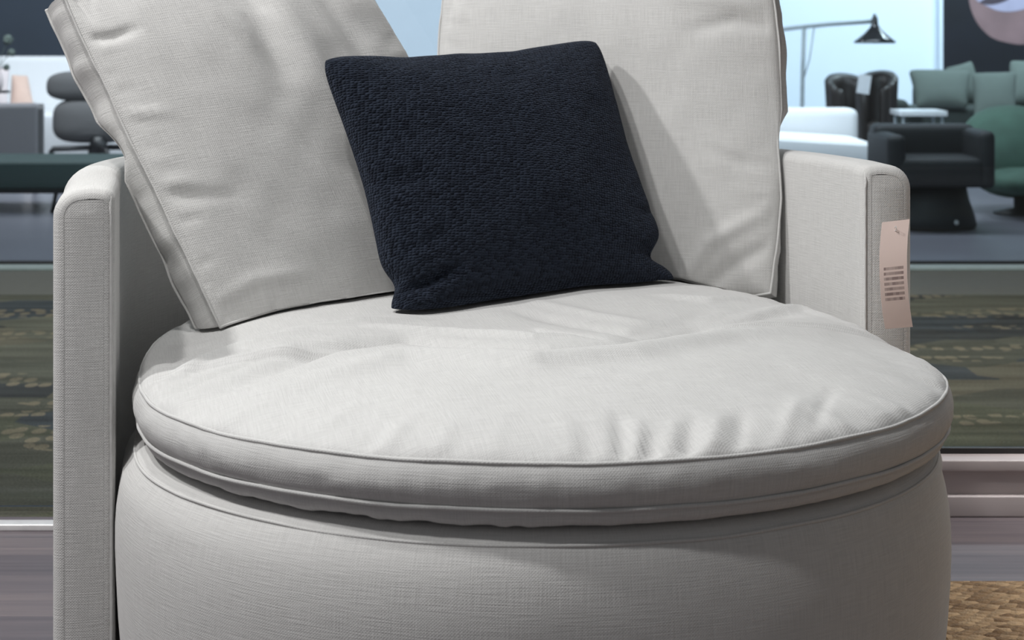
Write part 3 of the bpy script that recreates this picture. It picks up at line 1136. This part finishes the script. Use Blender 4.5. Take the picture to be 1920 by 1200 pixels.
# ------------------------------------------------------------------ price tag on the right arm
def price_tag():
    m, nt, p = new_mat('pink_price_tag')
    N, L = nt.nodes, nt.links
    tc = N.new('ShaderNodeTexCoord')
    sep = N.new('ShaderNodeSeparateXYZ')
    L.new(tc.outputs['UV'], sep.inputs[0])
    # seven smudged rows of print between 0.22 and 0.55 of the height
    rowf = mth(nt, 'FRACT', mth(nt, 'MULTIPLY', sep.outputs[1], 21.0))
    on = mth(nt, 'GREATER_THAN', rowf, 0.42)
    inv = mth(nt, 'MULTIPLY', mth(nt, 'GREATER_THAN', sep.outputs[1], 5 / 21), mth(nt, 'LESS_THAN', sep.outputs[1], 12 / 21))
    inu = mth(nt, 'MULTIPLY', mth(nt, 'GREATER_THAN', sep.outputs[0], 0.15), mth(nt, 'LESS_THAN', sep.outputs[0], 0.87))
    wn = N.new('ShaderNodeTexWhiteNoise')
    wn.noise_dimensions = '2D'
    cx = N.new('ShaderNodeCombineXYZ')
    L.new(mth(nt, 'FLOOR', mth(nt, 'MULTIPLY', sep.outputs[0], 9.0)), cx.inputs[0])
    L.new(mth(nt, 'FLOOR', mth(nt, 'MULTIPLY', sep.outputs[1], 21.0)), cx.inputs[1])
    L.new(cx.outputs[0], wn.inputs['Vector'])
    f = mth(nt, 'MULTIPLY', mth(nt, 'MULTIPLY', on, mth(nt, 'MULTIPLY', inv, inu)), mth(nt, 'ADD', mth(nt, 'MULTIPLY', wn.outputs['Value'], 0.5), 0.45))
    mx = N.new('ShaderNodeMix')
    mx.data_type = 'RGBA'
    L.new(f, mx.inputs['Factor'])
    mx.inputs['A'].default_value = (0.86, 0.69, 0.63, 1)
    mx.inputs['B'].default_value = (0.27, 0.19, 0.18, 1)
    L.new(mx.outputs['Result'], p.inputs['Base Color'])
    p.inputs['Roughness'].default_value = 0.6
    rt = empty('price_tag', at(1680, 428, 2.655))
    tag(rt, 'pale pink paper price tag hanging on the front of the right arm', 'price tag')
    o0 = np.array(rt.location)
    nv, nu = 40, 10
    L_ = [(417, 1654), (445, 1651), (480, 1649), (520, 1649.5), (560, 1652), (590, 1655), (617, 1660)]
    R_ = [(411, 1705.5), (445, 1702), (480, 1700.5), (520, 1701), (560, 1704), (590, 1708), (613, 1711.5)]
    V, U = [], []
    for side in (0, 1):
        for i in range(nv):
            t = i / (nv - 1)
            yl = 417 + t * 200
            yr = 411 + t * 202
            xl = np.interp(yl, *zip(*L_))
            xr = np.interp(yr, *zip(*R_))
            Yd = 2.655 - 0.018 * math.sin(PI * t) * 0.6 - 0.012 * t
            for j in range(nu):
                s = j / (nu - 1)
                q = at(xl + s * (xr - xl), yl + s * (yr - yl), Yd + 0.004 * s)
                V.append(q - o0 + np.array((0, 0.0006 * side, 0)))
                U.append((s, 1 - t))
    F = grid_faces(nv, nu, False, 0, True) + grid_faces(nv, nu, False, nv * nu, False)
    per = [j for j in range(nu)] + [i * nu + nu - 1 for i in range(1, nv)] + [(nv - 1) * nu + j for j in range(nu - 2, -1, -1)] + [i * nu for i in range(nv - 2, 0, -1)]
    for k in range(len(per)):
        a_, b_ = per[k], per[(k + 1) % len(per)]
        F.append((a_, b_, b_ + nv * nu, a_ + nv * nu))
    from_np('paper_card', V, F, m, rt, U, smooth=False)
    pts = [at(1677, 428, 2.652) - o0, at(1680, 424, 2.649) - o0, at(1681, 431, 2.649) - o0, at(1676, 433, 2.655) - o0, at(1668, 430, 2.675) - o0, at(1652, 428, 2.70) - o0]
    tube('plastic_loop', pts, 0.0007, M['plastic'], rt, 6)


price_tag()

# ------------------------------------------------------------------ rug
bm = bmesh.new()
add_box(bm, (1.5, 2.4, 0.014), (0, 0, 0.007), 0.005)
rug = bm_obj('jute_rug', bm, M['jute'])
rug.location = (1.40, 1.80, 0.0)
tag(rug, 'tan braided jute rug on the wood floor right of the armchair', 'rug')


# ------------------------------------------------------------------ store across the corridor
def world_box(name, px0, py0, px1, py1, Y, depth, mat, parent, bev=0.03, org=None, seg=4):
    """box whose front face fills a photo rectangle at distance Y"""
    a, b = at(px0, py1, Y), at(px1, py0, Y)
    o = np.array(org) if org is not None else np.zeros(3)
    c = ((a[0] + b[0]) / 2 - o[0], Y + depth / 2 - o[1], (a[2] + b[2]) / 2 - o[2])
    return box(name, (b[0] - a[0], depth, b[2] - a[2]), c, mat, parent, bev, seg)


def floor_at(px, Y): return (float((px - 960) / FPX * Y), Y, 0.0)


def legs(parent, xs, ys, z1, r, mat, splay=0.0):
    for x in xs:
        for y in ys:
            tube('leg', [(x + splay * np.sign(x), y, 0.0), (x, y, z1)], r, mat, parent, 8)


# dark green low bench
o = empty('green_bench', floor_at(60, 9.0))
tag(o, 'long low dark green bench on thin black legs in the store across the corridor', 'bench')
zt, zb = 0.295, 0.150
box('bench_top', (2.9, 0.62, 0.135), (-0.5, 0.31, 0.1905), M['green'], o, 0.02)
box('underframe', (2.84, 0.56, 0.025), (-0.5, 0.31, 0.111), M['black'], o, 0.004)
for x, y in ((-1.75, 0.08), (-1.75, 0.54), (0.10, 0.08), (0.10, 0.54), (0.85, 0.08), (0.85, 0.54)):
    tube('leg', [(x - 0.02, y, 0.0), (x, y, 0.100)], 0.010, M['black'], o, 8)

# grey sofa end at the left edge
o = empty('grey_sofa', floor_at(-20, 10.3))
tag(o, 'mid grey upholstered sofa end at the far left behind the green bench', 'sofa')
o.rotation_euler.z = 0.25
ro = o.location
world_box('sofa_back', -260, 196, 70, 300, 10.3, 0.22, M['grey_fabric'], o, 0.03, ro)
world_box('sofa_arm', 66, 203, 80, 300, 10.31, 0.6, M['dark_grey_fabric'], o, 0.015, ro)
world_box('seat_cushion', -255, 250, 60, 310, 10.53, 0.36, M['grey_fabric'], o, 0.03, ro)
for x in (-0.8, 0.25):
    for y in (0.05, 0.75):
        tube('leg', [(x, y, 0), (x, y, 0.16)], 0.015, M['black'], o, 8)


# grey swivel lounge chair with a separate head cushion
def pod(name, cx, cz, w_, h_, d_, mat, parent, n=2.6, y=0.0, tilt=0.0):
    """pillow-like upholstered pad: superellipsoid"""
    nu, nv = 40, 20
    V = []
    for i in range(nv + 1):
        ph = -PI / 2 + PI * i / nv
        for j in range(nu):
            t = 2 * PI * j / nu
            f = lambda q, e: math.copysign(abs(q) ** e, q)
            x = w_ / 2 * f(math.cos(t), 2 / n) * f(math.cos(ph), 0.8)
            z = h_ / 2 * f(math.sin(t), 2 / n) * f(math.cos(ph), 0.8)
            yy = d_ / 2 * math.sin(ph)
            V.append((cx + x, y + yy + tilt * z, cz + z))
    return from_np(name, V, grid_faces(nv + 1, nu, True), mat, parent)


o = empty('lounge_chair', floor_at(165, 11.65))
tag(o, 'dark grey low swivel lounge chair with rounded two-part backrest on black star base', 'chair')
k = 11.65 / FPX
zz = lambda py: CAM_H - (py - HOR) * k
xx = lambda px: (px - 165) * k
pod('headrest', xx(150), zz(162), 135 * k, 56 * k, 0.14, M['dark_grey_fabric'], o, 3.0, 0.06, 0.1)
pod('backrest', xx(170), zz(227), 150 * k, 84 * k, 0.20, M['dark_grey_fabric'], o, 3.4, 0.05, 0.1)
pod('seat', xx(172), zz(246), 128 * k, 42 * k, 0.24, M['dark_grey_fabric'], o, 3.0, 0.07)
tube('pedestal', [(xx(185), 0, 0.10), (xx(185), 0, zz(256))], 0.055, M['black'], o, 16)
for a in range(4):
    t = a * PI / 2 + 0.35
    e = (xx(185) + 0.30 * math.cos(t), 0.24 * math.sin(t))
    tube('leg', [(xx(185), 0, 0.155), (e[0] * 0.97 + xx(185) * 0.03, e[1] * 0.97, 0.15), (e[0], e[1], 0.135), (e[0] + 0.012 * math.cos(t), e[1] + 0.012 * math.sin(t), 0.0)], 0.018, M['black'], o, 8)

# white sofa with pale cushions behind them
o = empty('white_sectional', floor_at(60, 12.3))
tag(o, 'low white sectional sofa behind the grey lounge chair, in front of the dark wall', 'sofa')
ro = o.location
world_box('sofa_back', -500, 106, 330, 300, 12.9, 0.25, M['white_fabric'], o, 0.04, ro)
box('seat_cushion', (2.9, 0.72, 0.30), (-0.55, 0.22, 0.20), M['white_fabric'], o, 0.05)
box('plinth', (2.8, 0.7, 0.05), (-0.55, 0.25, 0.025), M['dark_grey_fabric'], o, 0.005)
def small_pillow(name, quad, T, mat, label, cat='cushion', group=None, seed=2):
    p = throw_pillow(name, *quad, T, (0.05, 0.05, 0.04, 0.06), mat, (), seed, N=34, clamp=False, expo=0.45)
    return tag(p, label, cat, group)
small_pillow('scatter_cushion', (at(18, 205, 12.35), at(66, 207, 12.35), at(52, 142, 12.5), at(22, 140, 12.5)), 0.10, M['peach'],
             'peach scatter cushion leaning on the white sectional sofa', seed=3)
small_pillow('scatter_cushion', (at(-60, 203, 12.2), at(14, 205, 12.2), at(18, 128, 12.35), at(-58, 124, 12.35)), 0.10, M['pink'],
             'pale pink scatter cushion at the left edge on the white sectional sofa', seed=4)

# small dark table with a vase of dried flowers at the left edge
o = empty('side_table', floor_at(-8, 11.4))
tag(o, 'small dark round side table at the far left edge before the white sectional', 'table')
zt = CAM_H - (170 - HOR) * 11.4 / FPX
lathe('table_top', [(0.085, zt - 0.014), (0.09, zt - 0.008), (0.09, zt - 0.003), (0.085, zt)], M['black'], o, 32)
tube('pedestal', [(0, 0, 0.01), (0, 0, zt - 0.012)], 0.012, M['black'], o, 10)
lathe('foot', [(0.08, 0), (0.08, 0.008), (0.02, 0.016)], M['black'], o, 32)
o = empty('flower_vase', (floor_at(-4, 11.4)[0], 11.4, zt))
tag(o, 'pale vase with round dried flower heads on the small dark side table', 'vase')
lathe('vase', [(0.020, 0), (0.032, 0.03), (0.036, 0.07), (0.026, 0.11), (0.014, 0.14), (0.017, 0.155)], M['pink'], o, 24)
for px, py, r in ((15, 75, 9), (21, 99, 7), (12, 126, 6)):
    e = at(px, py, 11.4) - np.array(o.location)
    tube('stem', [(0, 0, 0.10), (e[0] * 0.4, 0, 0.14 + (e[2] - 0.14) * 0.5), (e[0], 0, e[2])], 0.0025, M['olive'], o, 6)
    bm = bmesh.new()
    bmesh.ops.create_icosphere(bm, subdivisions=3, radius=r * 11.4 / FPX, matrix=Matrix.Translation(e))
    for v in bm.verts:
        c = Vector(e)
        v.co = c + (v.co - c) * (1 + 0.18 * random.uniform(-1, 1))
    bm_obj('flower_head', bm, M['olive'], o)

# ---- right side: white sofa
o = empty('white_sofa', floor_at(1540, 9.6))
tag(o, 'white low sofa under the floor lamp, right of the armchair', 'sofa')
ro = o.location
world_box('sofa_back', 1330, 204, 1611, 300, 9.95, 0.24, M['white_fabric'], o, 0.05, ro)
a = at(1330, 243, 9.3); b = at(1640, 262, 9.3)
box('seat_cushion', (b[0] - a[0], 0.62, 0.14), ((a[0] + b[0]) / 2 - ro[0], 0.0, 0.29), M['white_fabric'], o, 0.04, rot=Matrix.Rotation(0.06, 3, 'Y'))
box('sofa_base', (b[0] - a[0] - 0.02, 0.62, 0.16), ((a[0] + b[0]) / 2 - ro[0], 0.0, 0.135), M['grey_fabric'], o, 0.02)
for x in (-0.5, 0.22):
    for y in (-0.25, 0.25):
        tube('leg', [(x, y, 0), (x, y, 0.06)], 0.014, M['black'], o, 8)

# ---- reading floor lamp
LY = 10.6
o = empty('floor_lamp', floor_at(1503, LY))
tag(o, 'reading floor lamp with a long grey arm and black cone shade behind the white sofa', 'lamp')
ro = np.array(o.location)
tube('pole', [(0, 0, 0.015), (0, 0, 0.3), at(1505, 130, LY) - ro, at(1508, 48, LY) - ro], 0.0125, M['pole'], o, 10)
tube('arm', [at(1440, 58, LY) - ro, at(1508, 50, LY) - ro, at(1560, 45, LY) - ro, at(1634, 40, LY) - ro], 0.0125, M['pole'], o, 10)
tube('brace', [at(1527, 49, LY + 0.03) - ro, at(1518, 110, LY + 0.03) - ro, at(1506, 150, LY + 0.02) - ro], 0.004, M['pole'], o, 8)
lathe('lamp_foot', [(0.15, 0), (0.15, 0.012), (0.03, 0.02)], M['black'], o, 40)
c = at(1640, 80, LY) - ro
kk = LY / FPX
lathe('lamp_shade', [(38 * kk, -1 * kk), (39.5 * kk, 1.5 * kk), (30 * kk, 9 * kk), (19 * kk, 18 * kk), (9.5 * kk, 28 * kk), (6.5 * kk, 34 * kk), (6 * kk, 44 * kk), (4.5 * kk, 49 * kk), (2 * kk, 50.5 * kk)], M['black_gloss'], o, 48, c)
lathe('socket', [(3 * kk, 49 * kk), (3 * kk, 53 * kk), (1.5 * kk, 54 * kk)], M['black'], o, 16, c)


# ---- dark brown channelled leather armchairs
def tub_chair(label, px, Y, wpx, top, rz, name='leather_chair', mat='leather', zseat=0.36, group=None):
    k = Y / FPX
    r = wpx * k / 2
    ztop = CAM_H - (top - HOR) * k
    o = empty(name, floor_at(px, Y), rz)
    tag(o, label, 'chair', group)
    nu, prof_n = 96, 9
    # curved, vertically channelled back
    V = []
    t = np.linspace(-0.95 * PI / 1.15, 0.95 * PI / 1.15, nu)
    rib = 0.010 * np.abs(np.sin(t * 7))
    zl = np.linspace(0.14, ztop, 10)
    rows = []
    for z in zl:
        f = (z - 0.14) / (ztop - 0.14)
        R = r * (0.82 + 0.18 * f) + rib
        rows.append(np.stack([R * np.sin(t), R * np.cos(t), np.full(nu, z) - 0.10 * f * (1 - np.cos(t * 0.9)) * 0.6], 1))
    top_mid = rows[-1] * np.array((0.93, 0.93, 1)) + np.array((0, 0, 0.018))
    rows.append(top_mid)
    for z in zl[::-1]:
        f = (z - 0.14) / (ztop - 0.14)
        R = r * (0.82 + 0.18 * f) - 0.05
        rows.append(np.stack([R * np.sin(t), R * np.cos(t), np.full(nu, z) - 0.10 * f * (1 - np.cos(t * 0.9)) * 0.6], 1))
    V = np.concatenate(rows)
    n = len(rows)
    F = grid_faces(n, nu)
    F += [tuple(i * nu for i in range(n)), tuple(i * nu + nu - 1 for i in reversed(range(n)))]
    for j in range(nu - 1): F.append((j + 1, j, (n - 1) * nu + j, (n - 1) * nu + j + 1))
    b = from_np('backrest', V, F, M[mat], o)
    bm = bmesh.new(); bm.from_mesh(b.data); bmesh.ops.recalc_face_normals(bm, faces=bm.faces); bm.to_mesh(b.data); bm.free()
    lathe('seat', [(r * 0.60, zseat - 0.10), (r * 0.70, zseat - 0.08), (r * 0.72, zseat - 0.03), (r * 0.66, zseat), (r * 0.3, zseat + 0.015)], M[mat], o, 40)
    lathe('pedestal', [(r * 0.55, 0.0), (r * 0.55, 0.015), (0.05, 0.04), (0.04, zseat - 0.10)], M['black'], o, 32)
    return o


tub_chair('dark brown channelled leather armchair directly behind the white sofa', 1588, 11.4, 78, 143, 0.15, group='dark leather armchairs in the store')
tub_chair('dark brown leather armchair behind the white sofa with a white paper tag', 1644, 10.7, 74, 138, -0.5, group='dark leather armchairs in the store')
bm = bmesh.new()
add_box(bm, (0.075, 0.004, 0.11), (0, 0, 0), 0.001, 1)
tg = bm_obj('paper_tag', bm, M['paper_tag'])
tg.location = at(1620, 158, 10.45)
tg.rotation_euler = (0, 0.15, 0.1)
tag(tg, 'white paper tag hanging on the back of the right dark leather armchair', 'tag')

# ---- large charcoal swivel armchair in front
o = empty('charcoal_armchair', floor_at(1745, 8.45))
tag(o, 'big charcoal swivel armchair just beyond the right arm, before the grey-green sofa', 'armchair')
k = 8.45 / FPX
zz = lambda py: CAM_H - (py - HOR) * k
xx = lambda px: (px - 1745) * k
box('backrest', (190 * k, 0.16, (300 - 236) * k), (xx(1737), 0.10, zz(266)), M['charcoal'], o, 0.04, 4)
box('seat', (170 * k, 0.5, (345 - 290) * k), (xx(1735), -0.05, zz(315)), M['charcoal'], o, 0.04, 4)
box('armrest', (34 * k, 0.5, (345 - 246) * k), (xx(1657), -0.05, zz(296)), M['charcoal'], o, 0.035, 4)
box('armrest', (30 * k, 0.5, (345 - 240) * k), (xx(1821), -0.05, zz(292)), M['charcoal'], o, 0.035, 4)
lathe('swivel_base', [(86 * k, 0.0), (92 * k, 0.012), (88 * k, 0.06), (78 * k, 0.13), (72 * k, zz(342))], M['charcoal'], o, 56, (xx(1735), -0.02, 0))
bm = bmesh.new()
bmesh.ops.create_uvsphere(bm, u_segments=20, v_segments=12, radius=5 * k)
kn = bm_obj('glint_bead', bm, M['strip'], o)  # bead put in to imitate a glint of light, no real fitting
kn.location = (xx(1771), -0.02 - 0.20, zz(408))
kn['label'] = 'small bright bead standing in for a glint of light'

# ---- white side table in front of the sofa
o = empty('side_table', floor_at(1722, 10.3))
tag(o, 'small white topped side table in front of the grey-green sofa', 'table')
k = 10.3 / FPX
zt = CAM_H - (206 - HOR) * k
box('table_top', (88 * k, 0.28, 0.030), (0, 0.0, zt - 0.015), M['table_white'], o, 0.005)
for x in (-36 * k, 36 * k):
    for y in (-0.11, 0.11):
        tube('leg', [(x, y, 0), (x, y, zt - 0.03)], 0.008, M['pole'], o, 8)
box('shelf', (70 * k, 0.22, 0.012), (0, 0, zt - 0.18), M['pole'], o, 0.003)

# ---- grey-green sofa with cushions
o = empty('green_sofa', floor_at(1840, 11.6))
tag(o, 'deep grey-green sofa piled with cushions below the large dark picture', 'sofa')
ro = o.location
world_box('sofa_back', 1722, 158, 2200, 330, 12.1, 0.22, M['olive_dark'], o, 0.05, ro)
world_box('sofa_arm', 1674, 187, 1706, 330, 11.35, 0.9, M['olive_dark'], o, 0.05, ro)
a = at(1730, 204, 11.4); b = at(2195, 204, 11.4)
box('seat_cushion', (b[0] - a[0], 0.72, 0.16), ((a[0] + b[0]) / 2 - ro[0], 0.15, a[2] - 0.08), M['olive_dark'], o, 0.04)
box('sofa_base', (b[0] - a[0], 0.72, a[2] - 0.16 - 0.05), ((a[0] + b[0]) / 2 - ro[0], 0.16, (a[2] - 0.16) / 2 + 0.025), M['olive_dark'], o, 0.02)
for x in (-0.2, 1.0):
    for y in (-0.1, 0.5):
        tube('leg', [(x, y, 0), (x, y, 0.06)], 0.014, M['black'], o, 8)
G = 'cushions on the grey-green sofa'
small_pillow('scatter_cushion', (at(1718, 202, 11.35), at(1815, 202, 11.35), at(1820, 134, 11.6), at(1703, 132, 11.6)), 0.13, M['olive'],
             'grey-green scatter cushion at the left end of the grey-green sofa', group=G, seed=6)
small_pillow('scatter_cushion', (at(1780, 195, 11.75), at(1850, 195, 11.75), at(1822, 114, 11.9), at(1772, 128, 11.9)), 0.10, M['olive'],
             'grey-green scatter cushion peaking up behind the two front cushions', group=G, seed=7)
small_pillow('scatter_cushion', (at(1826, 226, 11.15), at(1905, 220, 11.15), at(1906, 136, 11.45), at(1822, 138, 11.45)), 0.13, M['olive'],
             'blue-grey tinged scatter cushion, second from the left end in front', group=G, seed=8)
small_pillow('scatter_cushion', (at(1888, 199, 11.6), at(1985, 199, 11.6), at(1975, 116, 11.85), at(1893, 114, 11.85)), 0.12, M['olive'],
             'grey-green scatter cushion at the right edge of the photo', group=G, seed=9)

# ---- green rounded form at the right edge, modelled as a lounge chair
o = empty('green_rounded_form', floor_at(1925, 8.9))
tag(o, 'green rounded form at the right edge beside the charcoal armchair', 'chair')
k = 8.9 / FPX
pod('seat_shell', 0, CAM_H - (290 - HOR) * k, 200 * k, 176 * k, 0.5, M['leaf'], o, 2.2, 0.25, 0.25)
pod('seat', -5 * k, CAM_H - (338 - HOR) * k, 150 * k, 50 * k, 0.5, M['leaf'], o, 2.4, -0.05)
lathe('pedestal', [(0.13, 0), (0.13, 0.012), (0.03, 0.03), (0.03, 0.12)], M['black'], o, 32, (0, 0.12, 0))

# ---- large dark picture with a cropped face
PY = 13.6
o = empty('wall_picture', (float(at(2000, 40, PY)[0]), 14.24, 0.55))
tag(o, 'large dark framed picture of a cropped face above the grey-green sofa', 'picture')
ro = np.array(o.location)
k = 14.2 / FPX
a = at(1766, 150, 14.2); b = at(2270, -420, 14.2)
cx_ = (a[0] + b[0]) / 2 - ro[0]
cz_ = (a[2] + b[2]) / 2 - ro[2]
box('panel', (b[0] - a[0], 0.04, b[2] - a[2]), (cx_, -0.04, cz_), M['print_dark'], o, 0.004)
box('frame', (0.03, 0.06, b[2] - a[2]), (a[0] - ro[0] - 0.012, -0.04, cz_), M['white_wall'], o, 0.004)


def flat_shape(name, pts, dy, mat, par):
    """thin printed shape on the picture"""
    bm = bmesh.new()
    vs = []
    for px, py in pts:
        q = at(px, py, 14.2) - ro
        vs.append(bm.verts.new((q[0], dy, q[2])))
    f = bm.faces.new(vs)
    r = bmesh.ops.extrude_face_region(bm, geom=[f])
    bmesh.ops.translate(bm, vec=(0, 0.002, 0), verts=[v for v in r['geom'] if isinstance(v, bmesh.types.BMVert)])
    bmesh.ops.recalc_face_normals(bm, faces=bm.faces)
    return bm_obj(name, bm, mat, par, smooth=False)


def smooth_pts(pts, n=8):
    pts = [np.array(p, float) for p in pts]
    out = []
    m = len(pts)
    for i in range(m):
        p0, p1, p2, p3 = pts[i - 1], pts[i], pts[(i + 1) % m], pts[(i + 2) % m]
        for k in range(n):
            t = k / n
            out.append(0.5 * ((2 * p1) + (-p0 + p2) * t + (2 * p0 - 5 * p1 + 4 * p2 - p3) * t * t + (-p0 + 3 * p1 - 3 * p2 + p3) * t ** 3))
    return out


flat_shape('printed_face', smooth_pts([(1815, -5), (1822, 25), (1836, 50), (1858, 70), (1888, 80), (1925, 83), (1985, 70), (2040, 20), (2060, -80), (2040, -200), (1960, -280), (1880, -260), (1830, -160), (1814, -60)]), -0.0622, M['print_skin'], o)
flat_shape('printed_cheek', smooth_pts([(1825, -10), (1850, 12), (1885, 22), (1930, 14), (1990, -10), (1990, -80), (1900, -110), (1840, -70)]), -0.0644, M['print_light'], o)
flat_shape('printed_mouth', smooth_pts([(1836, 4), (1852, 9), (1872, 6), (1890, -2), (1880, -8), (1856, -6)]), -0.0666, M['print_lip'], o)
